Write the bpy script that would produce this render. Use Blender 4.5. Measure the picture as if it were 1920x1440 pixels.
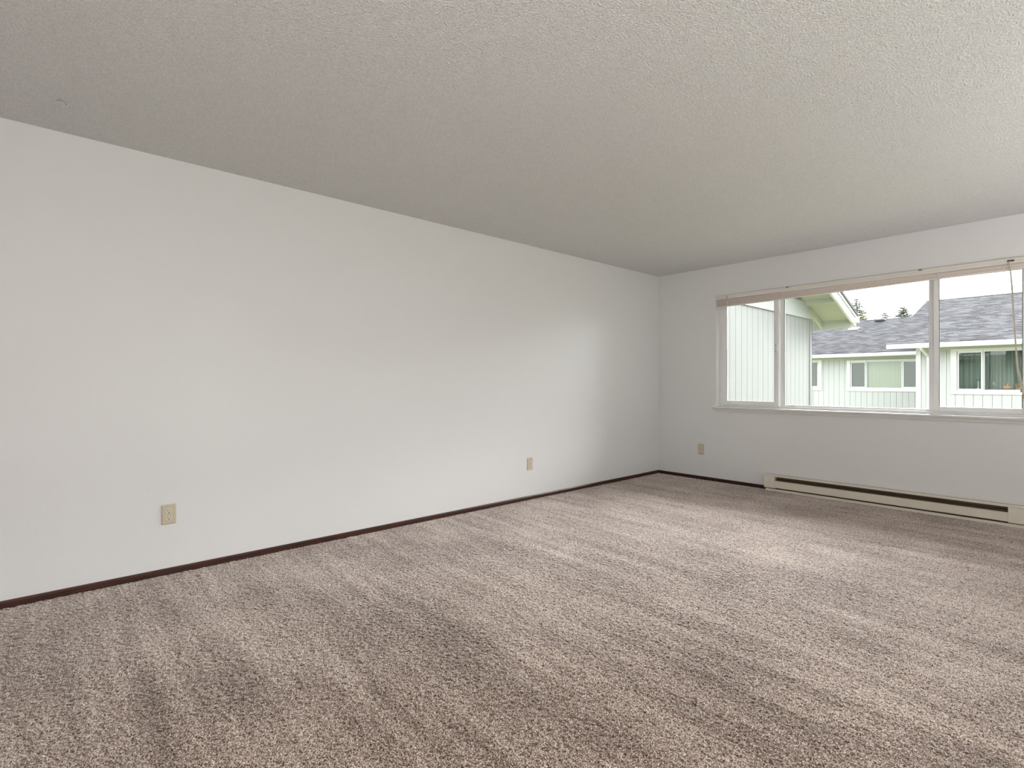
import bpy, bmesh, math, random
import numpy as np
from mathutils import Vector, Matrix
random.seed(7)
rng = np.random.default_rng(7)
for o in list(bpy.data.objects):
    bpy.data.objects.remove(o)
SC = bpy.context.scene
COL = SC.collection

# ------------------------------------------------------------------ camera
cam_data = bpy.data.cameras.new('camera')
cam = bpy.data.objects.new('camera', cam_data)
COL.objects.link(cam)
cam_data.sensor_width = 36.0
cam_data.lens = 973.0 / 1920 * 36
cam_data.shift_y = -0.00134
cam_data.clip_start = 0.05
cam.location = (3.6094, -5.6503, 1.1244)
cam.rotation_euler = (math.pi / 2, 0, 0.84342)
SC.camera = cam

# ------------------------------------------------------------------ sky, lights, exposure
SKY = 7.2
world = bpy.data.worlds.new('overcast_sky')
SC.world = world
world.use_nodes = True
bg = world.node_tree.nodes['Background']
bg.inputs[0].default_value = (0.95, 0.985, 1.0, 1)
bg.inputs[1].default_value = SKY
SC.view_settings.view_transform = 'Standard'
SC.view_settings.look = 'None'
SC.view_settings.gamma = 1
SC.view_settings.use_curve_mapping = False
SC.view_settings.exposure = 0.1


def area(name, loc, rot, sx, sy, power, color=(1, 1, 1), portal=False):
    l = bpy.data.lights.new(name, 'AREA')
    l.shape = 'RECTANGLE'
    l.size, l.size_y = sx, sy
    l.energy = power
    l.color = color
    if portal:
        l.cycles.is_portal = True
    o = bpy.data.objects.new(name, l)
    o.location = loc
    o.rotation_euler = rot
    COL.objects.link(o)
    return o


# soft sun behind thin overcast, beyond the court, in through the front window
sun = bpy.data.lights.new('veiled_sun', 'SUN')
sun.energy = 19.0
sun.angle = math.radians(50)
sun_o = bpy.data.objects.new('veiled_sun', sun)
az, el = math.radians(11), math.radians(32)
sun_o.rotation_euler = (-Vector((math.sin(az) * math.cos(el), math.cos(az) * math.cos(el), math.sin(el)))).to_track_quat('-Z', 'Y').to_euler()
COL.objects.link(sun_o)
# daylight through the window and through the added patio door, unseen (portals only guide sampling)
area('window_portal', (2.03, 0.165, 1.48), (-math.pi / 2, 0, 0), 2.56, 1.27, 1, portal=True)
area('added_door_portal', (5.37, -3.95, 1.05), (0, math.pi / 2, 0), 2.1, 0.8, 1, portal=True)
# added fill lights, unseen: one bounced behind the camera, two pointing up at right
bounce = area('bounce_fill', (4.5, -7.3, 0.9), (0, 0, 0), 1.6, 1.6, 60, (1.0, 0.97, 0.925))
bounce.rotation_euler = Vector((0.18, 0.42, 0.88)).to_track_quat('-Z', 'Y').to_euler()
area('rear_fill', (4.8, -5.9, 0.5), (math.pi, 0, 0), 0.8, 2.2, 42, (1.0, 0.975, 0.94))
area('front_fill', (4.75, -1.9, 0.7), (math.pi, 0, 0), 0.8, 1.6, 31, (1.0, 0.98, 0.95))


# ------------------------------------------------------------------ helpers
def lin(c):
    c = c / 255.0
    return c / 12.92 if c <= 0.04045 else ((c + 0.055) / 1.055) ** 2.4


def rgb(r, g, b):
    return (lin(r), lin(g), lin(b), 1)


class MB:
    """collects boxes, prisms and tubes in world space; build() links them as one mesh"""

    def __init__(self):
        self.v, self.f = [], []

    def box(self, x0, x1, y0, y1, z0, z1):
        n = len(self.v)
        self.v += [(x0, y0, z0), (x1, y0, z0), (x1, y1, z0), (x0, y1, z0), (x0, y0, z1), (x1, y0, z1), (x1, y1, z1), (x0, y1, z1)]
        self.f += [tuple(n + i for i in q) for q in ((0, 3, 2, 1), (4, 5, 6, 7), (0, 1, 5, 4), (1, 2, 6, 5), (2, 3, 7, 6), (3, 0, 4, 7))]
        return self

    def prism(self, pts, axis, a, b):
        """polygon in the two other axes, extruded along axis from a to b"""
        n = len(self.v)
        k = len(pts)

        def put(p, t):
            q = list(p)
            q.insert(axis, t)
            return tuple(q)
        self.v += [put(p, a) for p in pts] + [put(p, b) for p in pts]
        self.f += [tuple(range(n, n + k)), tuple(range(n + 2 * k - 1, n + k - 1, -1))]
        for i in range(k):
            j = (i + 1) % k
            self.f.append((n + i, n + k + i, n + k + j, n + j))
        return self

    def tube(self, pts, r, seg=8, r2=None):
        pts = [Vector(p) for p in pts]
        n0 = len(self.v)
        for i, p in enumerate(pts):
            d = (pts[min(i + 1, len(pts) - 1)] - pts[max(i - 1, 0)]).normalized()
            a = d.cross(Vector((0.3, 0.9, 0.21))).normalized()
            b = d.cross(a)
            rr = r if r2 is None else r + (r2 - r) * i / (len(pts) - 1)
            for k in range(seg):
                t = 2 * math.pi * k / seg
                self.v.append(tuple(p + a * math.cos(t) * rr + b * math.sin(t) * rr))
        for i in range(len(pts) - 1):
            for k in range(seg):
                k2 = (k + 1) % seg
                self.f.append((n0 + i * seg + k, n0 + i * seg + k2, n0 + (i + 1) * seg + k2, n0 + (i + 1) * seg + k))
        self.f.append(tuple(n0 + k for k in range(seg))[::-1])
        e = n0 + (len(pts) - 1) * seg
        self.f.append(tuple(e + k for k in range(seg)))
        return self

    def lathe(self, prof, c, seg=16, ribs=0.0, nrib=8):
        n0 = len(self.v)
        for (r, z) in prof:
            for k in range(seg):
                t = 2 * math.pi * k / seg
                q = r * (1 + ribs * math.cos(nrib * t))
                self.v.append((c[0] + q * math.cos(t), c[1] + q * math.sin(t), c[2] + z))
        for i in range(len(prof) - 1):
            for k in range(seg):
                k2 = (k + 1) % seg
                self.f.append((n0 + i * seg + k, n0 + i * seg + k2, n0 + (i + 1) * seg + k2, n0 + (i + 1) * seg + k))
        self.f.append(tuple(n0 + k for k in range(seg))[::-1])
        e = n0 + (len(prof) - 1) * seg
        self.f.append(tuple(e + k for k in range(seg)))
        return self

    def build(self, name, mat, parent=None, bevel=0.0, smooth=False):
        off = Vector((0, 0, 0))
        if parent is not None:
            p = parent
            while p is not None:
                off = off + p.location
                p = p.parent
        me = bpy.data.meshes.new(name)
        me.from_pydata([tuple(Vector(v) - off) for v in self.v], [], self.f)
        bm = bmesh.new()
        bm.from_mesh(me)
        bmesh.ops.recalc_face_normals(bm, faces=bm.faces)
        if bevel:
            bmesh.ops.bevel(bm, geom=list(bm.edges), offset=bevel, segments=2, affect='EDGES', profile=0.5, clamp_overlap=True)
        if smooth:
            for f in bm.faces:
                f.smooth = True
        bm.to_mesh(me)
        bm.free()
        me.materials.append(mat)
        o = bpy.data.objects.new(name, me)
        COL.objects.link(o)
        if parent is not None:
            o.parent = parent
        return o


def thing(name, label, cat, loc, group=None):
    o = bpy.data.objects.new(name, None)
    o.empty_display_size = 0.1
    o.location = loc
    COL.objects.link(o)
    o['label'] = label
    o['category'] = cat
    if group:
        o['group'] = group
    return o


def struct(o, label, cat):
    o['kind'] = 'structure'
    o['label'] = label
    o['category'] = cat
    return o


def empty_struct(name, label, cat, loc):
    o = thing(name, label, cat, loc)
    o['kind'] = 'structure'
    return o


# ------------------------------------------------------------------ materials
def mat(name, color, rough=0.6, spec=0.5, metal=0.0):
    m = bpy.data.materials.new(name)
    m.use_nodes = True
    b = m.node_tree.nodes['Principled BSDF']
    b.inputs['Base Color'].default_value = color
    b.inputs['Roughness'].default_value = rough
    b.inputs['Specular IOR Level'].default_value = spec
    b.inputs['Metallic'].default_value = metal
    return m


def nodes(m):
    t = m.node_tree
    return t, t.nodes, t.links, t.nodes['Principled BSDF']


def noise(t, vec, scale, detail=2.0, rough=0.5, dist=0.0):
    n = t.nodes.new('ShaderNodeTexNoise')
    n.inputs['Scale'].default_value = scale
    n.inputs['Detail'].default_value = detail
    n.inputs['Roughness'].default_value = rough
    n.inputs['Distortion'].default_value = dist
    t.links.new(vec, n.inputs['Vector'])
    return n.outputs['Fac']


def position(t):
    return t.nodes.new('ShaderNodeNewGeometry').outputs['Position']


def ramp(t, fac, stops):
    r = t.nodes.new('ShaderNodeValToRGB')
    el = r.color_ramp.elements
    while len(el) < len(stops):
        el.new(0.5)
    for e, (p, c) in zip(el, stops):
        e.position = p
        e.color = c
    t.links.new(fac, r.inputs[0])
    return r.outputs[0]


def bump(t, height, strength, dist, b):
    n = t.nodes.new('ShaderNodeBump')
    n.inputs['Strength'].default_value = strength
    n.inputs['Distance'].default_value = dist
    t.links.new(height, n.inputs['Height'])
    t.links.new(n.outputs[0], b.inputs['Normal'])


def math_node(t, op, a, b=None):
    n = t.nodes.new('ShaderNodeMath')
    n.operation = op
    for i, x in enumerate((a, b)):
        if x is None:
            continue
        if isinstance(x, (int, float)):
            n.inputs[i].default_value = x
        else:
            t.links.new(x, n.inputs[i])
    return n.outputs[0]


# wall paint: semi-gloss with an orange-peel relief
M_wall = mat('wall_paint', (0.785, 0.785, 0.785, 1), 0.30, 0.6)
t, N, L, B = nodes(M_wall)
p = position(t)
bump(t, noise(t, p, 170, 3, 0.55), 0.22, 0.003, B)

# ceiling: sprayed knock-down texture
M_ceil = mat('ceiling_texture', (0.85, 0.85, 0.845, 1), 0.6, 0.4)
t, N, L, B = nodes(M_ceil)
p = position(t)
vor = N.new('ShaderNodeTexVoronoi')
vor.feature = 'SMOOTH_F1'
vor.inputs['Scale'].default_value = 130
L.new(p, vor.inputs['Vector'])
h = math_node(t, 'ADD', math_node(t, 'MULTIPLY', vor.outputs['Distance'], 0.6), noise(t, p, 150, 3, 0.65, 0.3))
bump(t, h, 1.0, 0.009, B)
L.new(ramp(t, noise(t, p, 190, 2, 0.6), [(0.3, (0.73, 0.725, 0.71, 1)), (0.52, (0.85, 0.85, 0.845, 1)), (0.70, (0.95, 0.95, 0.945, 1))]), B.inputs['Base Color'])  # light and dark grain in the colour stands for shading of the relief

# dark stained wood
M_wood = mat('dark_stained_wood', rgb(62, 30, 20), 0.38, 0.5)
t, N, L, B = nodes(M_wood)
mp = N.new('ShaderNodeMapping')
mp.inputs['Scale'].default_value = (1, 0.08, 1)
L.new(position(t), mp.inputs['Vector'])
L.new(ramp(t, noise(t, mp.outputs[0], 60, 4), [(0.3, rgb(44, 20, 13)), (0.7, rgb(74, 36, 24))]), B.inputs['Base Color'])
M_wood_front = mat('dark_stained_wood_front', rgb(50, 26, 18), 0.45, 0.4)
t, N, L, B = nodes(M_wood_front)
mp = N.new('ShaderNodeMapping')
mp.inputs['Scale'].default_value = (0.08, 1, 1)
L.new(position(t), mp.inputs['Vector'])
L.new(ramp(t, noise(t, mp.outputs[0], 60, 4), [(0.3, rgb(36, 18, 12)), (0.7, rgb(60, 30, 20))]), B.inputs['Base Color'])

# carpet yarn: beige and brown flecks, strokes of the vacuum cleaner along X
M_carpet = mat('carpet_yarn', (0.3, 0.24, 0.19, 1), 0.8, 0.25)
t, N, L, B = nodes(M_carpet)
p = position(t)
fleck = noise(t, p, 235, 1.5, 0.6)
mp = N.new('ShaderNodeMapping')
mp.inputs['Scale'].default_value = (0.42, 3.1, 1)
mp.inputs['Rotation'].default_value = (0, 0, math.radians(2))
L.new(p, mp.inputs['Vector'])
stroke = noise(t, mp.outputs[0], 1.9, 2.5, 0.55, 0.35)
soft = noise(t, p, 1.7, 2, 0.5)
mp2 = N.new('ShaderNodeMapping')
mp2.inputs['Scale'].default_value = (0.55, 9.0, 1)
mp2.inputs['Rotation'].default_value = (0, 0, math.radians(-1.5))
L.new(p, mp2.inputs['Vector'])
line = noise(t, mp2.outputs[0], 1.6, 2, 0.5, 0.25)
lay = math_node(t, 'ADD', math_node(t, 'MULTIPLY', math_node(t, 'SUBTRACT', stroke, 0.5), 0.17),
                math_node(t, 'MULTIPLY', math_node(t, 'SUBTRACT', soft, 0.5), 0.18))
lay = math_node(t, 'ADD', lay, math_node(t, 'MULTIPLY', math_node(t, 'SUBTRACT', line, 0.5), 0.15))
fl2 = math_node(t, 'ADD', fleck, lay)
L.new(ramp(t, fl2, [(0.36, rgb(52, 31, 19)), (0.46, rgb(106, 78, 58)), (0.55, rgb(176, 153, 136)), (0.67, rgb(234, 221, 212))]), B.inputs['Base Color'])
B.inputs['Sheen Weight'].default_value = 0.75
B.inputs['Sheen Roughness'].default_value = 0.45
B.inputs['Sheen Tint'].default_value = (1.0, 0.965, 0.94, 1)

M_vinyl = mat('white_vinyl', (0.87, 0.87, 0.865, 1), 0.35, 0.5)
M_trimw = mat('white_wood_paint', (0.72, 0.71, 0.69, 1), 0.4, 0.5)
M_gasket = mat('dark_gasket', rgb(92, 96, 96), 0.7)
M_ivory = mat('ivory_plastic', rgb(203, 192, 168), 0.35)
M_ivory2 = mat('ivory_plastic_receptacle', rgb(214, 206, 186), 0.3)
M_slot = mat('dark_slot', rgb(28, 24, 20), 0.8)
M_screw = mat('screw_metal', rgb(150, 142, 125), 0.4, 0.5, 0.8)
M_heater = mat('almond_enamel', rgb(228, 220, 206), 0.38)
M_heater_in = mat('heater_recess', rgb(98, 82, 62), 0.6)
M_fin = mat('heater_fin_metal', rgb(150, 145, 138), 0.45, 0.5, 0.7)
M_slat = mat('blind_slat_taupe', rgb(222, 208, 199), 0.4)
M_rail = mat('blind_rail_white', rgb(226, 221, 212), 0.4)
M_cord = mat('blind_cord', rgb(205, 199, 188), 0.8)
M_plug = mat('brown_cord_plug', rgb(58, 44, 36), 0.6)
M_wand = mat('clear_acrylic', rgb(225, 228, 226), 0.15)


def glass(name, tint=(0.975, 0.98, 0.978, 1)):
    m = bpy.data.materials.new(name)
    m.use_nodes = True
    t = m.node_tree
    t.nodes.clear()
    out = t.nodes.new('ShaderNodeOutputMaterial')
    mix = t.nodes.new('ShaderNodeMixShader')
    tr = t.nodes.new('ShaderNodeBsdfTransparent')
    tr.inputs[0].default_value = tint
    gl = t.nodes.new('ShaderNodeBsdfGlossy')
    gl.inputs['Roughness'].default_value = 0.0
    fr = t.nodes.new('ShaderNodeFresnel')
    fr.inputs[0].default_value = 1.4
    t.links.new(fr.outputs[0], mix.inputs[0])
    t.links.new(tr.outputs[0], mix.inputs[1])
    t.links.new(gl.outputs[0], mix.inputs[2])
    t.links.new(mix.outputs[0], out.inputs[0])
    return m


M_glass = glass('window_glass')
M_glass_far = glass('window_glass_far', (0.82, 0.86, 0.83, 1))

# exterior
M_siding_dimmed = mat('pale_sage_siding_dimmed', (0.30, 0.315, 0.30, 1), 0.75, 0.15)  # sage paint darkened in colour to offset strong light on the near wing
t, N, L, B = nodes(M_siding_dimmed)
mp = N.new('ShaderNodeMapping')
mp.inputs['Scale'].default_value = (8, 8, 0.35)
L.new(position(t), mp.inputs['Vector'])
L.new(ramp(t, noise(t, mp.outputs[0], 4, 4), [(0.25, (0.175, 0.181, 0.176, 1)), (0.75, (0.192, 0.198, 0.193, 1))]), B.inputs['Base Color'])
M_siding_far = mat('pale_sage_siding_lifted', (0.28, 0.29, 0.282, 1), 0.75, 0.15)  # same sage paint, lightened in colour for the dimmer walls across
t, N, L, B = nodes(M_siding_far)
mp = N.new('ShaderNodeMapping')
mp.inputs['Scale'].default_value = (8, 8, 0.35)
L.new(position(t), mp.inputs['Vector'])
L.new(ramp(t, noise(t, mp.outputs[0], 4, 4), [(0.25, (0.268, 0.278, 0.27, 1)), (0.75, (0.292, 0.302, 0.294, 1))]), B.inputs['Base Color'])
M_groove = mat('siding_groove', (0.20, 0.21, 0.20, 1), 0.8, 0.1)
M_extw = mat('exterior_white_paint', (0.44, 0.445, 0.44, 1), 0.55, 0.3)
M_soffit = mat('sage_soffit_paint', (0.30, 0.315, 0.255, 1), 0.75, 0.2)
M_gutter = mat('white_gutter', (0.44, 0.44, 0.44, 1), 0.4, 0.4)
M_dripedge = mat('grey_drip_edge', (0.33, 0.33, 0.33, 1), 0.5)
M_dark_edge = mat('dark_shingle_edge', (0.05, 0.05, 0.05, 1), 0.9, 0.1)
M_ventd = mat('dark_roof_vent', (0.035, 0.04, 0.04, 1), 0.6)
M_ventl = mat('galvanised_roof_vent', (0.22, 0.225, 0.23, 1), 0.4, 0.5, 0.3)
M_wallvent = mat('tan_wall_vent', (0.35, 0.35, 0.25, 1), 0.6)

M_roof = mat('asphalt_shingles', (0.13, 0.13, 0.145, 1), 0.9, 0.15)
t, N, L, B = nodes(M_roof)
sx = N.new('ShaderNodeSeparateXYZ')
L.new(position(t), sx.inputs[0])
row = math_node(t, 'FLOOR', math_node(t, 'DIVIDE', sx.outputs[1], 0.14))
tab = math_node(t, 'FLOOR', math_node(t, 'ADD', math_node(t, 'DIVIDE', sx.outputs[0], 0.21), math_node(t, 'MULTIPLY', row, 0.37)))
cb = N.new('ShaderNodeCombineXYZ')
L.new(tab, cb.inputs[0])
L.new(row, cb.inputs[1])
wn = N.new('ShaderNodeTexWhiteNoise')
wn.noise_dimensions = '2D'
L.new(cb.outputs[0], wn.inputs['Vector'])
mixn = math_node(t, 'ADD', math_node(t, 'MULTIPLY', wn.outputs['Value'], 0.75), math_node(t, 'MULTIPLY', noise(t, position(t), 1.1, 3), 0.25))
L.new(ramp(t, mixn, [(0.12, (0.010, 0.010, 0.012, 1)), (0.5, (0.030, 0.030, 0.0345, 1)), (0.88, (0.06, 0.06, 0.068, 1))]), B.inputs['Base Color'])

M_grass = mat('lawn', (0.10, 0.15, 0.045, 1), 0.9, 0.1)
t, N, L, B = nodes(M_grass)
L.new(ramp(t, noise(t, position(t), 2.5, 6), [(0.3, (0.17, 0.19, 0.10, 1)), (0.7, (0.26, 0.27, 0.16, 1))]), B.inputs['Base Color'])
M_needle = mat('conifer_needles', (0.085, 0.10, 0.075, 1), 0.8, 0.2)
M_needle_y = mat('conifer_needles_olive', (0.17, 0.155, 0.085, 1), 0.8, 0.2)
M_bark = mat('conifer_bark', (0.06, 0.045, 0.035, 1), 0.9)
M_dark = mat('dim_room_wall', (0.16, 0.18, 0.165, 1), 0.9)
M_curtain = mat('sage_curtain', (0.20, 0.245, 0.215, 1), 0.9, 0.1)
M_blindp = mat('cream_vertical_blind', (0.47, 0.46, 0.36, 1), 0.7, 0.2)
M_blindg = mat('olive_screened_blind', (0.095, 0.10, 0.072, 1), 0.8, 0.1)
M_pumpkin = mat('orange_pumpkin', (0.80, 0.26, 0.06, 1), 0.5)
M_white = mat('white_ceramic', (0.75, 0.76, 0.75, 1), 0.3)
M_tan = mat('tan_wicker', (0.42, 0.30, 0.19, 1), 0.8)
M_stem = mat('pale_stem', (0.7, 0.55, 0.42, 1), 0.7)

# ------------------------------------------------------------------ room shell
RX, RY, H = 5.2, -8.6, 2.44
WX0, WX1, WZ0, WZ1 = 0.752, 3.315, 0.832, 2.108      # window opening
struct(MB().box(-0.2, RX + 0.2, RY - 0.2, 0.16, -0.25, -0.012).build('floor', M_carpet), 'sub floor under the brown carpet', 'floor')
struct(MB().box(-0.2, RX + 0.2, RY - 0.2, 0.16, H, H + 0.15).build('ceiling', M_ceil), 'flat white ceiling with sprayed texture', 'ceiling')
struct(MB().box(-0.16, 0, RY - 0.16, 0.0, -0.012, H).build('wall_left', M_wall), 'long plain off white wall on the left', 'wall')
w = MB()
w.box(-0.16, WX0, 0, 0.16, -0.012, H).box(WX1, RX + 0.16, 0, 0.16, -0.012, H)
w.box(WX0, WX1, 0, 0.16, -0.012, WZ0).box(WX0, WX1, 0, 0.16, WZ1, H)
struct(w.build('wall_front', M_wall), 'off white wall holding the wide window', 'wall')
DY0, DY1, DZ = -4.35, -3.55, 2.1
w = MB().box(RX, RX + 0.16, RY, DY0, -0.012, H).box(RX, RX + 0.16, DY1, 0, -0.012, H).box(RX, RX + 0.16, DY0, DY1, DZ, H)
struct(w.build('wall_right', M_wall), 'off white wall out of the frame on the right, around an added patio door', 'wall')
struct(MB().box(0, RX, RY - 0.16, RY, -0.012, H).build('wall_back', M_wall), 'plain off white wall behind the camera', 'wall')

# baseboards (a little rounded at the top)
def base_profile(t_, h_):
    return [(0, -0.012), (t_, -0.012), (t_, h_ - 0.008), (t_ - 0.004, h_ - 0.001), (t_ - 0.007, h_), (0, h_)]
struct(MB().prism([(x, z) for x, z in base_profile(0.013, 0.04)], 1, RY, 0.0).build('baseboard_left', M_wood),
       'low dark brown baseboard along the left wall', 'baseboard')
struct(MB().prism([(-y, z) for y, z in base_profile(0.013, 0.04)], 0, 0.013, 1.305).build('baseboard_front', M_wood_front),
       'low dark brown baseboard under the window wall, left of the heater', 'baseboard')

# ------------------------------------------------------------------ carpet: a real pile, tuft by tuft
def carpet():
    sp = 0.0048
    xs = np.arange(0.013, 3.72, sp)
    ys = np.arange(-5.9, -0.013 + sp, sp)
    nx, ny = len(xs), len(ys)
    X, Y = np.meshgrid(xs, ys, indexing='ij')
    h = rng.random((nx, ny))
    k = np.roll(h, 1, 0) + np.roll(h, 1, 1)
    h = 0.62 * h + 0.19 * k
    h = (h - h.mean()) / h.std()
    Z = 0.003 + 0.0017 * np.clip(h, -2.2, 2.2)
    jx = (rng.random((nx, ny)) - 0.5) * sp * 0.7
    jy = (rng.random((nx, ny)) - 0.5) * sp * 0.7
    jx[0, :] = jx[-1, :] = 0
    jy[:, 0] = jy[:, -1] = 0
    co = np.stack([X + jx, Y + jy, Z], -1).reshape(-1, 3).astype(np.float32)
    i, j = np.meshgrid(np.arange(nx - 1), np.arange(ny - 1), indexing='ij')
    a = (i * ny + j).ravel()
    quads = np.stack([a, a + ny, a + ny + 1, a + 1], -1).astype(np.int32)
    # plain strips out of view: right part and rear part of the room
    nb = len(co)
    ext = []
    for (x0, x1, y0, y1) in ((3.72, RX, -5.9, -0.0), (0.0, RX, RY, -5.9)):
        ext += [(x0, y0, 0.003), (x1, y0, 0.003), (x1, y1, 0.003), (x0, y1, 0.003)]
    co = np.concatenate([co, np.array(ext, np.float32)])
    quads = np.concatenate([quads, np.array([[nb, nb + 1, nb + 2, nb + 3], [nb + 4, nb + 5, nb + 6, nb + 7]], np.int32)])
    me = bpy.data.meshes.new('carpet_pile')
    me.vertices.add(len(co))
    me.vertices.foreach_set('co', co.ravel())
    me.loops.add(quads.size)
    me.loops.foreach_set('vertex_index', quads.ravel())
    me.polygons.add(len(quads))
    me.polygons.foreach_set('loop_start', np.arange(0, quads.size, 4, dtype=np.int32))
    me.polygons.foreach_set('use_smooth', np.ones(len(quads), bool))
    me.update(calc_edges=True)
    me.validate()
    me.materials.append(M_carpet)
    o = bpy.data.objects.new('carpet_pile', me)
    COL.objects.link(o)
    o['kind'] = 'stuff'
    o['label'] = 'flecked beige and brown cut pile carpet with vacuum strokes'
    o['category'] = 'carpet'
    return o
carpet()

# ------------------------------------------------------------------ window_1 (fixed centre light between two sliding sashes)
win = empty_struct('window_1', 'wide white vinyl window with a fixed centre pane and two sliding side sashes', 'window', (2.03, 0.09, 0.85))
FY0, FY1 = 0.085, 0.155
f = MB()
f.box(WX0, 0.788, FY0, FY1, 0.85, WZ1).box(3.279, WX1, FY0, FY1, 0.85, WZ1)
f.box(0.788, 3.279, FY0, FY1, 2.066, WZ1).box(0.788, 3.279, FY0, FY1, 0.85, 0.876)
f.build('frame', M_vinyl, win, bevel=0.003)


def sash(x0, x1, yl, yr, rail_b, rail_t, sl, sr, latch_x=None):
    s = MB()
    s.box(x0, x0 + sl, yl, yr, 0.876, 2.066).box(x1 - sr, x1, yl, yr, 0.876, 2.066)
    s.box(x0 + sl, x1 - sr, yl, yr, 0.876, rail_b).box(x0 + sl, x1 - sr, yl, yr, rail_t, 2.066)
    so = s.build('sash', M_vinyl, win, bevel=0.003)
    ym = (yl + yr) / 2
    MB().box(x0 + sl - 0.002, x1 - sr + 0.002, ym - 0.002, ym + 0.002, rail_b - 0.002, rail_t + 0.002).build('pane', M_glass, so)
    g = MB()
    g.box(x0 + sl, x0 + sl + 0.004, yl + 0.006, ym - 0.002, rail_b, rail_t).box(x1 - sr - 0.004, x1 - sr, yl + 0.006, ym - 0.002, rail_b, rail_t)
    g.build('glazing_bead', M_gasket, so)
    if latch_x is not None:
        la = MB().box(latch_x - 0.012, latch_x + 0.012, yl - 0.012, yl, 1.44, 1.53)
        la.box(latch_x - 0.006, latch_x + 0.006, yl - 0.024, yl - 0.012, 1.468, 1.502)
        la.build('latch', M_vinyl, so, bevel=0.003)
        MB().box(latch_x - 0.014, latch_x - 0.009, yl - 0.0135, yl - 0.011, 1.445, 1.455).box(latch_x - 0.014, latch_x - 0.009, yl - 0.0135, yl - 0.011, 1.515, 1.525).build('latch_screw', M_gasket, so)
    return so


sash(0.788, 1.394, 0.078, 0.112, 0.922, 2.02, 0.043, 0.042, 1.380)
sash(2.678, 3.279, 0.078, 0.112, 0.918, 2.02, 0.036, 0.048, None)
MB().box(2.652, 2.664, 0.098, 0.112, 1.44, 1.53).build('latch', M_vinyl, win, bevel=0.003)
# fixed centre light with its two posts
c = MB()
c.box(1.396, 1.436, 0.112, 0.15, 0.876, 2.066).box(2.640, 2.676, 0.112, 0.15, 0.876, 2.066)
c.box(1.436, 2.640, 0.118, 0.15, 0.876, 0.890).box(1.436, 2.640, 0.118, 0.15, 2.046, 2.066)
fx = c.build('fixed_frame', M_vinyl, win, bevel=0.002)
MB().box(1.434, 2.642, 0.132, 0.136, 0.888, 2.048).build('pane', M_glass, fx)
MB().box(1.436, 1.440, 0.118, 0.132, 0.890, 2.046).build('glazing_bead', M_gasket, fx)
# stool and apron
MB().box(0.712, 3.355, -0.03, 0.0, 0.832, 0.85).box(WX0, WX1, 0.0, 0.086, 0.832, 0.85).build('window_sill', M_trimw, win, bevel=0.002)
MB().box(0.742, 3.325, -0.014, 0.0, 0.802, 0.832).build('apron', M_trimw, win, bevel=0.0015)

# ------------------------------------------------------------------ raised mini blind
bl = thing('mini_blind', 'taupe mini blind pulled all the way up under the window head', 'blind', (2.03, 0.0, 2.1))
BX0, BX1 = 0.759, 3.308
hr = MB().prism([(-0.014, 2.060), (0.022, 2.060), (0.022, 2.104), (0.019, 2.104), (0.019, 2.064), (-0.011, 2.064), (-0.011, 2.104), (-0.014, 2.104)], 0, BX0, BX1)
hr = hr.build('headrail', M_rail, bl)
MB().box(BX0, BX1, -0.0165, -0.0135, 2.0585, 2.0645).build('rail_highlight', M_vinyl, hr, bevel=0.001)  # white strip added for the light caught under the headrail
def blind_b(x):
    return 1.972 + 0.043 * (x - 0.757) / 2.46
LAD = [0.885, 1.46, 1.70, 2.28, 2.72, 3.12]
NS = 30
for k in range(NS):
    m_ = MB()
    q = (k + 0.5) / NS
    xs_ = [BX0 + 0.002 + i * (BX1 - BX0 - 0.004) / 24 for i in range(25)]
    prof = [(-0.0125, -0.0006), (-0.005, 0.0003), (0.005, 0.0003), (0.0125, -0.0006)]
    th = 0.0017
    for i, x in enumerate(xs_):
        zb = blind_b(x) + 0.014
        zt = 2.056
        d = min(abs(x - l) for l in LAD)
        z = zb + (zt - zb) * q - 0.0012 * min(1, d / 0.25) * (1 - q) + random.uniform(-0.0003, 0.0003)
        jy = 0.003 + random.uniform(-0.0006, 0.0006)
        for (y, zz) in prof:
            m_.v.append((x, y + jy, z + zz + th / 2))
        for (y, zz) in prof[::-1]:
            m_.v.append((x, y + jy, z + zz - th / 2))
    for i in range(24):
        for a in range(8):
            b_ = (a + 1) % 8
            m_.f.append((i * 8 + a, i * 8 + b_, (i + 1) * 8 + b_, (i + 1) * 8 + a))
    m_.f += [tuple(range(8)), tuple(24 * 8 + i for i in range(8))[::-1]]
    m_.build('slat', M_slat, bl)
br = MB()
br.v = []
for x in (BX0 + 0.003, BX1 - 0.003):
    zb = blind_b(x)
    br.v += [(x, -0.010, zb), (x, 0.016, zb), (x, 0.016, zb + 0.012), (x, -0.010, zb + 0.012)]
br.f = [(0, 1, 2, 3), (7, 6, 5, 4), (0, 4, 5, 1), (1, 5, 6, 2), (2, 6, 7, 3), (3, 7, 4, 0)]
br.build('bottom_rail', M_rail, bl, bevel=0.002)
for x in LAD:
    MB().tube([(x, -0.0115, blind_b(x) - 0.003), (x, -0.0118, 2.03), (x, -0.0145, 2.062)], 0.0016, 6).build('ladder_cord', M_slat, bl)
for x in (0.79, 1.515, 2.602):
    MB().box(x - 0.012, x + 0.012, -0.0165, -0.012, 2.094, 2.107).box(x - 0.012, x + 0.012, -0.0165, 0.02, 2.1045, 2.107).build('bracket', M_fin if x > 1 else M_rail, bl)
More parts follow.
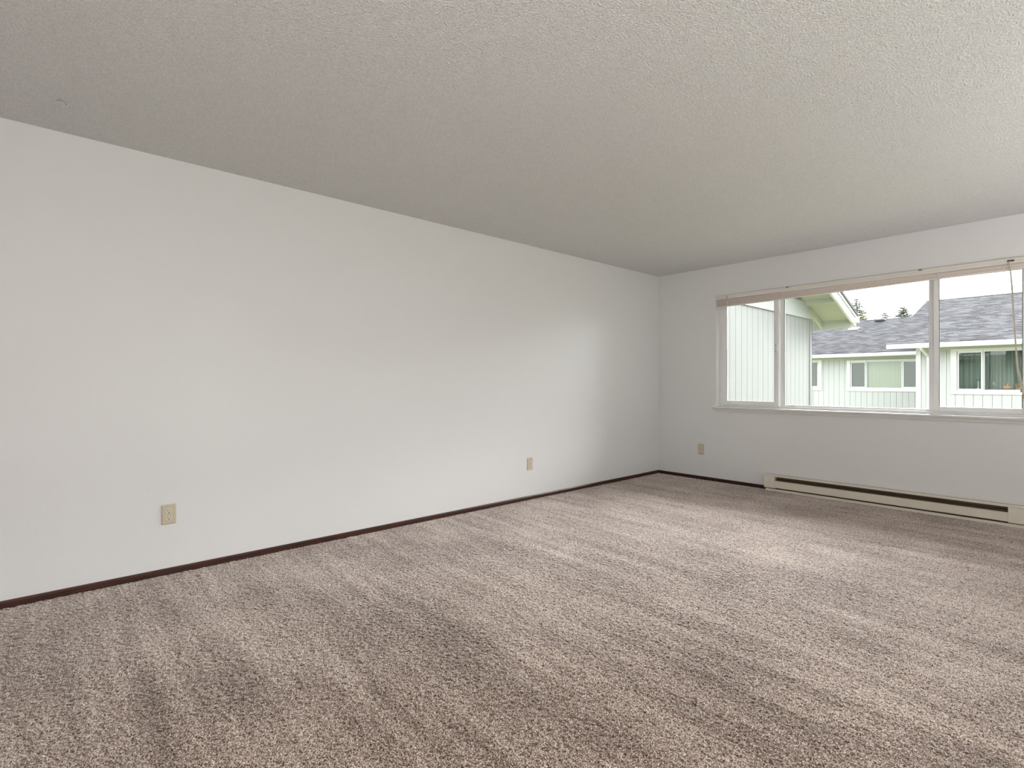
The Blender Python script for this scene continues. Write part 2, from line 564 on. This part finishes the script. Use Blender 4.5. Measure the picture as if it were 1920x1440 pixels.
# tilt wand on its hook, left
wd = MB().tube([(0.885, -0.024, 2.05), (0.886, -0.025, 1.9), (0.888, -0.025, 1.49)], 0.0034, 6).build('tilt_wand', M_wand, bl)
MB().tube([(0.885, -0.012, 2.092), (0.885, -0.022, 2.09), (0.885, -0.024, 2.07), (0.885, -0.024, 2.045)], 0.0022, 6).build('wand_hook', M_plug, wd)
# pull cords, right
MB().box(3.150, 3.190, -0.019, -0.012, 2.076, 2.088).build('cord_lock', M_plug, bl, bevel=0.002)
base = [(3.164, 2.078), (3.171, 1.97), (3.178, 1.865), (3.189, 1.613), (3.199, 1.405), (3.209, 1.238)]
for k in range(5):
    pts = []
    for i, (x, z) in enumerate(base):
        pts.append((x + (k - 2) * 0.0019 + 0.0009 * math.sin(i * 2.1 + k), -0.024 + 0.0015 * ((k * 7) % 3 - 1), z))
    e = [(0.014, 0.13), (0.024, 0.165), (0.030, 0.20), (0.034, 0.215), (0.040, 0.225)][k]
    pts += [(3.209 + e[0] * 0.5 + (k - 2) * 0.003, -0.024, 1.238 - e[1] * 0.5), (3.209 + e[0] + (k - 2) * 0.004, -0.024, 1.238 - e[1])]
    co = MB().tube(pts, 0.0017, 6).build('pull_cord', M_cord, bl)
    x, _, z = pts[-1]
    MB().lathe([(0.002, 0.026), (0.004, 0.022), (0.0055, 0.004), (0.0045, 0.0)], (x, -0.024, z - 0.024), 8).build('cord_tassel', M_tan, co)

# ------------------------------------------------------------------ outlets
def outlet(label, origin, ux, n):
    """origin = centre on the wall, ux = direction of the plate's width, n = wall normal"""
    o = thing('wall_outlet', label, 'outlet', origin, 'ivory duplex outlets')
    ux, n, uz = Vector(ux), Vector(n), Vector((0, 0, 1))
    org = Vector(origin)

    def W(a, b, c):
        return tuple(org + ux * a + uz * b + n * c)

    def slab(m, poly, c0, c1):
        k0 = len(m.v)
        k = len(poly)
        m.v += [W(a, b, c0) for a, b in poly] + [W(a, b, c1) for a, b in poly]
        m.f += [tuple(range(k0, k0 + k)), tuple(range(k0 + 2 * k - 1, k0 + k - 1, -1))]
        for i in range(k):
            j = (i + 1) % k
            m.f.append((k0 + i, k0 + k + i, k0 + k + j, k0 + j))
        return m
    w_, h_ = 0.0365, 0.058
    m = MB()
    # plate with a chamfered edge
    ring = [(-w_, -h_), (w_, -h_), (w_, h_), (-w_, h_)]
    ins = [(a * 0.88, b * 0.93) for a, b in ring]
    m.v = [W(a, b, 0) for a, b in ring] + [W(a, b, 0.0035) for a, b in ring] + [W(a, b, 0.0065) for a, b in ins]
    m.f = [(3, 2, 1, 0), (8, 9, 10, 11)]
    for lv in (0, 4):
        for i in range(4):
            j = (i + 1) % 4
            m.f.append((lv + i, lv + j, lv + 4 + j, lv + 4 + i))
    m.build('cover_plate', M_ivory, o)
    for s in (1, -1):
        cz = s * 0.0195
        poly = []
        for k in range(24):
            a = 2 * math.pi * k / 24
            x, z = 0.0172 * math.cos(a), 0.0172 * math.sin(a)
            poly.append((x, cz + max(-0.0135, min(0.0135, z))))
        r = slab(MB(), poly, 0.004, 0.0085).build('receptacle', M_ivory2, o)
        sl = MB()
        slab(sl, [(-0.0078, cz - 0.001), (-0.0054, cz - 0.001), (-0.0054, cz + 0.008), (-0.0078, cz + 0.008)], 0.006, 0.0088)
        slab(sl, [(0.0054, cz + 0.0005), (0.0078, cz + 0.0005), (0.0078, cz + 0.007), (0.0054, cz + 0.007)], 0.006, 0.0088)
        slab(sl, [(0.003 * math.cos(2 * math.pi * k / 10), cz - 0.0085 + 0.003 * math.sin(2 * math.pi * k / 10)) for k in range(10)], 0.006, 0.0088)
        sl.build('slot', M_slot, r)
    slab(MB(), [(0.003 * math.cos(2 * math.pi * k / 12), 0.003 * math.sin(2 * math.pi * k / 12)) for k in range(12)], 0.006, 0.0078).build('screw', M_screw, o)
    return o


outlet('ivory outlet low on the long left wall, nearer the camera and largest in view', (0.0, -5.13, 0.3545), (0, 1, 0), (1, 0, 0))
outlet('small ivory outlet low on the left wall, farther toward the room corner', (0.0, -2.209, 0.345), (0, 1, 0), (1, 0, 0))
outlet('ivory outlet on the window wall below the sill, left of the baseboard heater', (0.566, 0.0, 0.355), (1, 0, 0), (0, -1, 0))

# ------------------------------------------------------------------ baseboard heater
ht = thing('baseboard_heater', 'long almond enamel electric baseboard heater under the window', 'heater', (2.3, 0.0, 0.0))
HX0, HX1, HA, HB = 1.306, 3.42, 1.412, 3.158
MB().box(HX0 + 0.002, HX1 - 0.002, -0.008, 0.0, 0.004, 0.168).build('back_plate', M_heater_in, ht)
MB().prism([(0.0, 0.168), (-0.052, 0.163), (-0.064, 0.157), (-0.064, 0.153), (-0.055, 0.153), (0.0, 0.160)], 0, HX0, HX1).build('top_cover', M_heater, ht)
MB().prism([(-0.058, 0.109), (-0.066, 0.104), (-0.067, 0.041), (-0.060, 0.037), (-0.060, 0.043), (-0.063, 0.045), (-0.062, 0.100), (-0.050, 0.104), (-0.046, 0.109)], 0, HA, HB).build('front_panel', M_heater, ht)
MB().prism([(0.0, 0.0), (-0.066, 0.0), (-0.066, 0.006), (-0.054, 0.008), (-0.054, 0.024), (-0.050, 0.024), (-0.050, 0.006), (0.0, 0.006)], 0, HX0 + 0.01, HX1 - 0.01).build('base_flange', M_heater, ht)
MB().tube([(HA - 0.02, -0.030, 0.062), (HB + 0.02, -0.030, 0.062)], 0.009, 10).build('heating_element', M_fin, ht)
fin = MB()
x = HA + 0.01
while x < HB - 0.005:
    fin.box(x, x + 0.0008, -0.048, -0.012, 0.042, 0.088)
    x += 0.012
fi = fin.build('heating_fins', M_fin, ht)
fi['kind'] = 'stuff'
MB().prism([(-0.008, 0.128), (-0.040, 0.116), (-0.040, 0.113), (-0.008, 0.124)], 0, HA, HB).build('air_deflector', M_heater_in, ht)
for (a, b) in ((HX0, HA), (HB, HX1)):
    e = MB().prism([(0.0, 0.156), (-0.058, 0.153), (-0.0645, 0.150), (-0.0685, 0.104), (-0.0685, 0.036), (-0.062, 0.030), (0.0, 0.030)], 0, a, b).build('end_cap', M_heater, ht, bevel=0.0012)
    MB().box(a + 0.004, b - 0.004, -0.0692, -0.0675, 0.1035, 0.1055).build('seam', M_rail, e)

# ------------------------------------------------------------------ bits on the sill
for (x, dx, lab) in ((2.66, 0.022, 'larger white plastic clip on the sill at the foot of the right window post'), (2.84, 0.013, 'smaller white plastic clip on the sill under the right sash')):
    k = thing('sill_clip', lab, 'clip', (x, 0.055, 0.85), 'white clips on the sill')
    MB().box(x - dx, x + dx, 0.045, 0.066, 0.85, 0.857).build('clip_base', M_white, k, bevel=0.002)
    MB().box(x - dx * 0.5, x + dx * 0.5, 0.05, 0.06, 0.857, 0.862).build('clip_tab', M_white, k, bevel=0.001)
cr = MB()
for i in range(6):
    a = 1.50 + i * 0.007
    cr.box(a, a + 0.005, 0.098 + (i % 3) * 0.004, 0.102 + (i % 3) * 0.004, 0.876, 0.879 + (i % 2) * 0.002)
cr = cr.build('dry_leaf_crumbs', mat('dry_leaf', rgb(110, 98, 82), 0.9))
cr['label'] = 'dry grey leaf crumbs on the sill just right of the left post'
cr['category'] = 'debris'
hk = MB().tube([(0.411, -5.628, 2.430), (0.409, -5.620, 2.4385), (0.406, -5.607, 2.4388), (0.404, -5.597, 2.434), (0.403, -5.592, 2.426)], 0.0012, 6).build('ceiling_peel', mat('curl', rgb(140, 128, 116), 0.5))  # thin curl of peeled ceiling texture
hk['label'] = 'tiny bent wire of peeled texture on the ceiling at far left'
hk['category'] = 'curl'

# ------------------------------------------------------------------ added patio door in the right-hand wall (unseen, lets fill daylight in)
pd = empty_struct('fill_door_1', 'added white framed patio door in the right wall, unseen, for fill daylight', 'door', (RX + 0.08, -4.0, 0))
X0, X1 = RX + 0.04, RX + 0.12
d = MB()
d.box(X0, X1, DY0, DY0 + 0.06, 0, DZ).box(X0, X1, DY1 - 0.06, DY1, 0, DZ)
d.box(X0, X1, DY0, DY1, DZ - 0.06, DZ).box(X0, X1, DY0, DY1, -0.012, 0.06)
d.build('frame', M_vinyl, pd)
for a, b in ((DY0 + 0.06, DY1 - 0.06),):
    MB().box(RX + 0.077, RX + 0.083, a, b, 0.06, DZ - 0.06).build('pane', M_glass, pd)

# ------------------------------------------------------------------ outdoors: ground and the eave over our window
struct(MB().box(-60, 60, -40, 90, -3.0, -2.8).build('ground', M_grass), 'lawn of the courtyard below the window', 'lawn')
ev = empty_struct('roof_overhang', 'deep roof overhang above the outside of the window', 'eave', (2.5, 0.8, 2.3))
MB().box(0.62, 7.0, 0.16, 1.45, 2.29, 2.40).build('soffit', M_soffit, ev)
MB().prism([(1.55, 2.40), (-6.0, 5.0), (-6.0, 5.1), (1.55, 2.5)], 0, 0.62, 7.0).build('roof', M_roof, ev)

GZ = -2.8


def boards(parent, axis, plane, depth, start, step, n, z0, z1, holes=(), last=None, top=None):
    """vertical siding boards, one object each; holes = (a0, a1, z0, z1) in the wall plane"""
    for i in range(n):
        a0, a1 = start + i * step, start + (i + 1) * step - 0.009
        if last is not None:
            a1 = min(a1, last)
            if a0 >= last:
                break
        # split the board where windows cut it
        cuts = sorted({a0, a1} | {h[k] for h in holes for k in (0, 1) if a0 < h[k] < a1})
        m = MB()
        for s0, s1 in zip(cuts, cuts[1:]):
            mid = (s0 + s1) / 2
            spans = [(z0, z1)]
            for h in holes:
                if h[0] <= mid <= h[1]:
                    spans = [q for a, b in spans for q in ((a, min(b, h[2])), (max(a, h[3]), b)) if q[1] - q[0] > 0.004]
            for a, b in spans:
                zt = b
                if axis == 'x':
                    m.box(s0, s1, plane, plane + depth, a, zt)
                else:
                    t0 = top(s0) if top and b == z1 else zt
                    t1 = top(s1) if top and b == z1 else zt
                    m.prism([(s0, a), (s1, a), (s1, t1), (s0, t0)], 0, plane - depth, plane)
        if m.v:
            m.build('siding_board', M_siding_far if axis == 'x' else M_siding_dimmed, parent)


def shingle_roof(x0, x1, ye, ze, yr, zr, parent, thick=0.06):
    """stepped shingle courses from the eave up to the ridge, with the rear slope behind"""
    m = MB()
    run = math.hypot(yr - ye, zr - ze)
    nrow = int(run / 0.14)
    for i in range(nrow):
        f0, f1 = i / nrow, (i + 1.0) / nrow
        ya, yb = ye + (yr - ye) * f0, ye + (yr - ye) * f1
        za, zb = ze + (zr - ze) * f0, ze + (zr - ze) * f1
        m.prism([(ya, za - thick), (ya, za + 0.012), (yb, zb), (yb, zb - thick)], 0, x0, x1)
    m.prism([(yr, zr), (2 * yr - ye, ze), (2 * yr - ye, ze - thick), (yr, zr - thick)], 0, x0, x1)
    s = 1 if yr > ye else -1
    r = m.build('shingle_roof', M_roof, parent)
    MB().prism([(yr - 0.12, zr - 0.025), (yr, zr + 0.022), (yr + 0.12, zr - 0.025), (yr, zr - 0.01)], 0, x0, x1).build('ridge_cap', M_roof, r)
    return r


def far_window(parent, wall_y, fx0, fx1, z0, z1, posts, trim, kinds, sash_in=0.05):
    """white three-light window: casing, frame, then sash > pane; kinds = what hangs behind each pane"""
    t0, tb, tt = trim
    c = MB()
    c.box(fx0 - t0, fx0, wall_y - 0.03, wall_y + 0.01, z0 - tb, z1 + tt).box(fx1, fx1 + t0, wall_y - 0.03, wall_y + 0.01, z0 - tb, z1 + tt)
    c.box(fx0, fx1, wall_y - 0.03, wall_y + 0.01, z1, z1 + tt).box(fx0, fx1, wall_y - 0.03, wall_y + 0.01, z0 - tb, z0)
    wo = c.build('window_casing', M_extw, parent)
    edges = [fx0] + posts + [fx1]
    for i, kind in enumerate(kinds):
        a, b = edges[i], edges[i + 1]
        side = i != 1
        st = 0.05 if side else 0.03
        rb, rt = (0.07, 0.06) if side else (0.035, 0.035)
        yy = wall_y - 0.012 if side else wall_y - 0.004
        s = MB()
        s.box(a + 0.012 * side, a + st, yy, yy + 0.04, z0, z1).box(b - st, b - 0.012 * side, yy, yy + 0.04, z0, z1)
        s.box(a + st, b - st, yy, yy + 0.04, z0, z0 + rb).box(a + st, b - st, yy, yy + 0.04, z1 - rt, z1)
        so = s.build('sash', M_extw, parent)
        MB().box(a + st - 0.002, b - st + 0.002, yy + 0.016, yy + 0.022, z0 + rb - 0.002, z1 - rt + 0.002).build('pane', M_glass_far, so)
        if kind in ('cream', 'olive'):
            m = MB()
            if kind == 'cream':
                x = a + 0.01
                while x < b:
                    m.box(x, min(x + 0.088, b), wall_y + 0.10 + 0.006 * random.random(), wall_y + 0.112, z0 - 0.02, z1)
                    x += 0.090
            else:
                z = z0
                while z < z1:
                    m.prism([(wall_y + 0.10, z), (wall_y + 0.104, z), (wall_y + 0.112, z + 0.046), (wall_y + 0.108, z + 0.046)], 0, a, b)
                    z += 0.047
            m.build('blind', M_blindp if kind == 'cream' else M_blindg, parent)
    return wo


def room_behind(parent, x0, x1, y, z0, z1, depth=2.2):
    m = MB()
    m.box(x0 - 0.1, x1 + 0.1, y + depth, y + depth + 0.05, z0 - 0.5, z1 + 0.3)
    m.box(x0 - 0.1, x0 - 0.05, y + 0.06, y + depth, z0 - 0.5, z1 + 0.3).box(x1 + 0.05, x1 + 0.1, y + 0.06, y + depth, z0 - 0.5, z1 + 0.3)
    m.box(x0 - 0.1, x1 + 0.1, y + 0.06, y + depth, z0 - 0.55, z0 - 0.5).box(x0 - 0.1, x1 + 0.1, y + 0.06, y + depth, z1 + 0.3, z1 + 0.35)
    return m.build('room_interior', M_dark, parent)


# ------------------------------------------------------------------ the wing close by on the left (gable wall seen obliquely)
XW = -0.1
S = 0.347
wing = thing('apartment_wing', 'near sage sided wing at the left of the window, with broad frieze and raking eave', 'building', (XW - 2, 3, GZ))
zs = lambda y: 2.565 - S * (y - 5.513)               # underside of the roof
MB().box(XW - 3.0, XW - 0.022, 0.17, 5.50, GZ, 2.36).build('wall_backing', M_groove, wing)
MB().prism([(0.17, 2.36), (5.50, 2.36), (5.50, zs(5.5) - 0.01), (0.17, zs(0.17) - 0.01)], 0, XW - 0.2, XW - 0.022).build('gable_backing', M_groove, wing)
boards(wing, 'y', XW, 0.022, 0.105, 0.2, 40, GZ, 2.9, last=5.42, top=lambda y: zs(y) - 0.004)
fz = [(0.17, 2.36), (5.513, 2.36), (5.513, zs(5.513) - 0.012)]
yk = 5.513 - (2.672 - 2.553) / S
fz += [(yk, 2.672), (0.17, 2.672)]
MB().prism(fz, 0, XW, XW + 0.028).build('frieze_board', M_siding_far, wing)
MB().box(XW, XW + 0.02, 5.42, 5.515, GZ, 2.36).box(XW - 0.12, XW + 0.02, 5.50, 5.52, GZ, 2.45).build('corner_board', M_siding_dimmed, wing)
YE, XF = 6.12, 0.47
# soffit panel, outriggers, barge rafter against the wall
MB().prism([(-1.0, zs(-1.0)), (YE, zs(YE)), (YE, zs(YE) + 0.02), (-1.0, zs(-1.0) + 0.02)], 0, XW - 0.4, XF - 0.03).build('soffit_panel', M_soffit, wing)
for y in (5.19, 3.9, 2.6):
    MB().prism([(y - 0.04, zs(y - 0.04) - 0.075), (y + 0.04, zs(y + 0.04) - 0.075), (y + 0.04, zs(y + 0.04)), (y - 0.04, zs(y - 0.04))], 0, XW, XF - 0.04).build('outrigger', M_soffit, wing)
MB().prism([(5.0, zs(5.0) - 0.06), (YE, zs(YE) - 0.15), (YE, zs(YE)), (5.0, zs(5.0))], 0, XW - 0.02, XW + 0.03).build('barge_rafter', M_soffit, wing)
MB().box(XW - 0.6, XF - 0.03, YE - 0.03, YE + 0.01, 2.205, zs(YE) + 0.02).build('eave_board', M_soffit, wing)
fb = lambda y: 2.484 - S * (y - 5.513)
def rake(name, m, za, zb, x0, x1, yend):
    return MB().prism([(-1.0, fb(-1.0) + za), (yend, fb(yend) + za), (yend, fb(yend) + zb), (-1.0, fb(-1.0) + zb)], 0, x0, x1).build(name, m, wing)
rake('rake_fascia', M_extw, 0.0, 0.135, XF - 0.04, XF, YE + 0.13)
rake('rake_grey_strip', M_dripedge, 0.135, 0.155, XF - 0.04, XF + 0.004, YE + 0.13)  # narrow grey band between fascia and trim
rake('rake_trim', M_extw, 0.155, 0.205, XF - 0.04, XF + 0.02, YE + 0.14)
rake('shingle_edge', M_dark_edge, 0.205, 0.25, XF - 0.3, XF + 0.035, YE + 0.14)
MB().prism([(-1.0, fb(-1.0) + 0.25), (YE + 0.14, fb(YE + 0.14) + 0.25), (YE + 0.14, fb(YE + 0.14) + 0.262), (-1.0, fb(-1.0) + 0.262)], 0, XW - 3, XF + 0.035).build('shingle_roof', M_roof, wing)
MB().prism([(YE + 0.012, 2.30), (YE + 0.10, 2.30), (YE + 0.135, 2.35), (YE + 0.135, 2.425), (YE + 0.125, 2.425), (YE + 0.012, 2.41)], 0, XW - 3, XF + 0.06).build('gutter', M_gutter, wing)

# added unseen wing on the right that blocks sky light from the near siding
rw = empty_struct('sky_block_wing', 'added sage sided wing on the right, unseen, blocks sky from the court', 'building', (12, 7, GZ))
MB().box(11.0, 17.0, 0.5, 14.5, GZ, 2.4).build('siding', M_siding_dimmed, rw)
MB().prism([(0.0, 2.4), (15.0, 2.4), (7.5, 4.9)], 0, 10.6, 17.4).build('roof', M_roof, rw)

# ------------------------------------------------------------------ building across the court, front block (right)
fbk = thing('apartment_building', 'front sage apartment block across the court with a pumpkin in its window', 'building', (3.0, 16.0, GZ))
YB = 15.8
hB = [(0.64, 3.30, 0.80, 2.16)]
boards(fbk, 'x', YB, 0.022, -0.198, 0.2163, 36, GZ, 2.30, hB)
w = MB()
w.box(-0.30, 0.64, YB + 0.022, YB + 0.1, GZ, 2.4).box(3.30, 8.0, YB + 0.022, YB + 0.1, GZ, 2.4).box(0.64, 3.30, YB + 0.022, YB + 0.1, GZ, 0.80).box(0.64, 3.30, YB + 0.022, YB + 0.1, 2.16, 2.4)
w.box(-0.33, -0.30, YB + 0.03, 21.0, GZ, 2.4)
w.build('wall_backing', M_groove, fbk)
MB().box(-0.335, -0.205, YB - 0.025, YB + 0.1, GZ, 2.26).build('corner_board', M_extw, fbk)
MB().box(-0.20, 8.0, YB - 0.02, YB, 2.17, 2.30).build('frieze_board', M_soffit, fbk)
far_window(fbk, YB, 0.70, 3.26, 0.862, 2.115, [1.325, 2.63], (0.15, 0.10, 0.07), ['dim', 'dim', 'dim'])
room_behind(fbk, 0.7, 3.26, YB, 0.86, 2.1)
cu = MB()
n = 150
for (ca, cb_, yo, amp) in ((0.60, 1.42, 0.45, 0.03), (1.45, 3.3, 0.5, 0.05)):
    k0 = len(cu.v)
    for i in range(n):
        x = ca + (cb_ - ca) * i / (n - 1)
        y = YB + yo + amp * math.sin(x * 42 + math.sin(x * 9)) + 0.02 * math.sin(x * 17)
        cu.v += [(x, y, 0.55), (x, y, 2.16), (x, y + 0.006, 2.16), (x, y + 0.006, 0.55)]
    for i in range(n - 1):
        a = k0 + 4 * i
        cu.f += [(a, a + 4, a + 5, a + 1), (a + 1, a + 5, a + 6, a + 2), (a + 2, a + 6, a + 7, a + 3), (a + 3, a + 7, a + 4, a)]
cu.build('curtain', M_curtain, fbk, smooth=False)
MB().box(1.33, 1.345, YB - 0.03, YB - 0.012, 1.38, 1.45).build('latch', M_extw, fbk)
MB().box(0.6, 3.36, YB + 0.09, YB + 0.30, 0.85, 0.925).build('window_board', M_extw, fbk)
shingle_roof(-1.03, 8.6, 15.12, 2.40, 21.5, 4.50, fbk)
MB().box(-0.9, 8.5, 15.2, YB, 2.29, 2.31).build('soffit_panel', M_soffit, fbk)
MB().prism([(15.20, 2.236), (15.13, 2.236), (15.10, 2.29), (15.095, 2.375), (15.11, 2.385), (15.20, 2.385)], 0, -1.0, 8.6).build('gutter', M_gutter, fbk)
MB().tube([(-0.11, 15.16, 2.25), (-0.09, 15.22, 2.20), (-0.02, 15.62, 2.03), (0.0, 15.72, 1.96), (0.0, 15.73, 1.8), (0.0, 15.73, GZ)], 0.042, 10).build('downspout', M_gutter, fbk)
MB().prism([(15.2, 2.30), (21.5, 4.38), (21.5, 4.44), (15.2, 2.36)], 0, -1.03, -0.99).build('rake_fascia', M_extw, fbk)

pk = thing('pumpkin', 'small orange pumpkin on the window board of the front apartment block', 'pumpkin', (1.845, YB + 0.17, 0.925))
MB().lathe([(0.02, 0.0), (0.07, 0.01), (0.098, 0.045), (0.095, 0.075), (0.06, 0.10), (0.015, 0.098)], (1.845, YB + 0.17, 0.925), 40, 0.05, 8).build('pumpkin_body', M_pumpkin, pk, smooth=True)
MB().tube([(1.845, YB + 0.17, 1.01), (1.85, YB + 0.17, 1.065), (1.868, YB + 0.17, 1.105)], 0.016, 8, 0.008).build('stem', M_stem, pk)
cs = thing('candlestick', 'white candlestick in the left sash of the front apartment block', 'candlestick', (1.19, YB + 0.17, 0.925))
MB().lathe([(0.042, 0.0), (0.04, 0.015), (0.016, 0.03), (0.013, 0.16), (0.02, 0.175), (0.013, 0.19), (0.012, 0.26)], (1.19, YB + 0.17, 0.925), 14).build('candlestick_stem', M_white, cs, smooth=True)
MB().lathe([(0.03, 0.26), (0.048, 0.275), (0.05, 0.31), (0.044, 0.31), (0.03, 0.28)], (1.19, YB + 0.17, 0.925), 14).build('candle_cup', M_ventl, cs, smooth=True)
gb = thing('stemmed_glass', 'clear stemmed glass on the window board between candlestick and pumpkin', 'glass', (1.555, YB + 0.17, 0.925))
MB().lathe([(0.04, 0.0), (0.038, 0.008), (0.008, 0.015), (0.007, 0.10), (0.03, 0.13), (0.05, 0.18), (0.042, 0.24), (0.02, 0.25)], (1.555, YB + 0.17, 0.925), 14).build('goblet', M_ventl, gb, smooth=True)
bk = thing('wicker_basket', 'tan wicker basket right of the pumpkin behind the far window', 'basket', (2.14, YB + 0.2, 0.925))
for i in range(6):
    rr = 0.10 + 0.008 * i
    MB().lathe([(rr - 0.008, 0), (rr, 0.008), (rr, 0.02), (rr - 0.008, 0.028)], (2.14, YB + 0.2, 0.925 + 0.029 * i), 18).build('basket_coil', M_tan, bk, smooth=True)

# ------------------------------------------------------------------ building across the court, set-back block (centre)
bbk = thing('apartment_building', 'set back sage apartment block with low grey roof, seen through the centre pane', 'building', (-5.0, 21.0, GZ))
YA = 20.4
hA = [(-3.54, -0.93, 0.80, 2.09), (-7.40, -4.66, 0.80, 2.15)]
boards(bbk, 'x', YA, 0.022, -8.86, 0.2068, 43, GZ, 2.30, hA, last=-0.34)
w = MB()
cuts = [(-9.5, -7.40), (-4.66, -3.54), (-0.93, -0.31)]
for a, b in cuts:
    w.box(a, b, YA + 0.022, YA + 0.1, GZ, 2.4)
for a, b in ((-7.40, -4.66), (-3.54, -0.93)):
    w.box(a, b, YA + 0.022, YA + 0.1, GZ, 0.80).box(a, b, YA + 0.022, YA + 0.1, 2.12, 2.4)
w.build('wall_backing', M_groove, bbk)
MB().box(-9.5, -0.34, YA - 0.02, YA, 2.13, 2.30).build('frieze_board', M_soffit, bbk)
far_window(bbk, YA, -3.476, -0.98, 0.879, 2.041, [-2.89, -1.63], (0.13, 0.12, 0.05), ['olive', 'cream', 'olive'])
far_window(bbk, YA, -7.26, -4.726, 0.893, 2.10, [-6.65, -5.38], (0.13, 0.12, 0.05), ['olive', 'cream', 'olive'])
room_behind(bbk, -3.476, -0.98, YA, 0.879, 2.04)
room_behind(bbk, -7.26, -4.726, YA, 0.893, 2.10)
shingle_roof(-10.0, -1.04, 19.72, 2.385, 25.8, 4.33, bbk)
MB().box(-10.0, -0.34, 19.8, YA, 2.27, 2.29).build('soffit_panel', M_soffit, bbk)
MB().prism([(19.80, 2.215), (19.73, 2.215), (19.70, 2.27), (19.695, 2.35), (19.71, 2.36), (19.80, 2.36)], 0, -10.0, -0.95).build('gutter', M_gutter, bbk)
v = MB().prism([(23.75, 3.70), (24.2, 3.82), (24.2, 3.87), (23.75, 3.75)], 0, -4.50, -4.10).build('roof_vent', M_ventl, bbk)
v['label'] = 'pale metal roof vent'
MB().box(-4.42, -4.18, 23.85, 24.1, 3.60, 3.72).build('vent_throat', M_ventd, v)
v = MB().box(-3.78, -3.34, 25.3, 25.7, 4.23, 4.31).build('roof_vent', M_ventd, bbk)
v['label'] = 'dark roof vent by the ridge'
MB().box(-1.44, -1.21, YA - 0.02, YA, 0.06, 0.12).build('wall_vent', M_wallvent, bbk)


# ------------------------------------------------------------------ conifers beyond the roofs
def conifer(label, x, y, zt, hgt, rad, dens, seed, mt, gz=GZ):
    r = random.Random(seed)
    o = thing('conifer_tree', label, 'tree', (x, y, gz), 'conifers beyond the roofs')
    MB().tube([(x, y, gz), (x, y, gz + (zt - gz) * 0.6), (x, y, zt - 0.05)], 0.22, 8, 0.015).build('trunk', M_bark, o)
    limbs, nd = MB(), MB()
    z = zt - 0.10
    while z > zt - hgt:
        q = (zt - z) / hgt
        R = rad * (q ** 0.85)
        for k in range(dens):
            a = r.uniform(0, 2 * math.pi)
            ln = R * r.uniform(0.65, 1.1) + 0.08
            tip = Vector((x + math.cos(a) * ln, y + math.sin(a) * ln, z + ln * r.uniform(-0.25, 0.28)))
            st = Vector((x, y, z))
            limbs.tube([st, tip], 0.016, 4, 0.005)
            steps = max(3, int(ln / 0.10))
            for i in range(1, steps + 1):
                c_ = st.lerp(tip, i / steps)
                for s_ in range(2):
                    d = Vector((r.uniform(-1, 1), r.uniform(-1, 1), r.uniform(-0.6, 0.5))).normalized() * r.uniform(0.10, 0.2)
                    side = d.cross(Vector((0, 0, 1))).normalized() * 0.035
                    k0 = len(nd.v)
                    nd.v += [tuple(c_ - side), tuple(c_ + side), tuple(c_ + d), tuple(c_ + Vector((0, 0, 0.03)))]
                    nd.f += [(k0, k0 + 1, k0 + 2), (k0, k0 + 3, k0 + 2), (k0 + 1, k0 + 2, k0 + 3)]
        z -= r.uniform(0.13, 0.2)
    limbs.build('branches', M_bark, o)['kind'] = 'stuff'
    nd.build('needles', mt, o)['kind'] = 'stuff'


conifer('tallest conifer, sparse topped, beside the raking eave of the near wing', -9.70, 45, 8.2, 2.8, 1.6, 13, 1, M_needle)
conifer('olive bushy conifer low between the raking eave and the ridge vent', -8.75, 42.2, 6.55, 1.5, 1.15, 20, 4, M_needle_y)
conifer('smallest conifer tip showing just behind the dark ridge vent', -8.42, 48, 7.14, 1.25, 0.75, 14, 2, M_needle)
conifer('broad triangular conifer behind the ridge of the set back block', -6.55, 45, 7.15, 1.7, 1.3, 26, 3, M_needle)
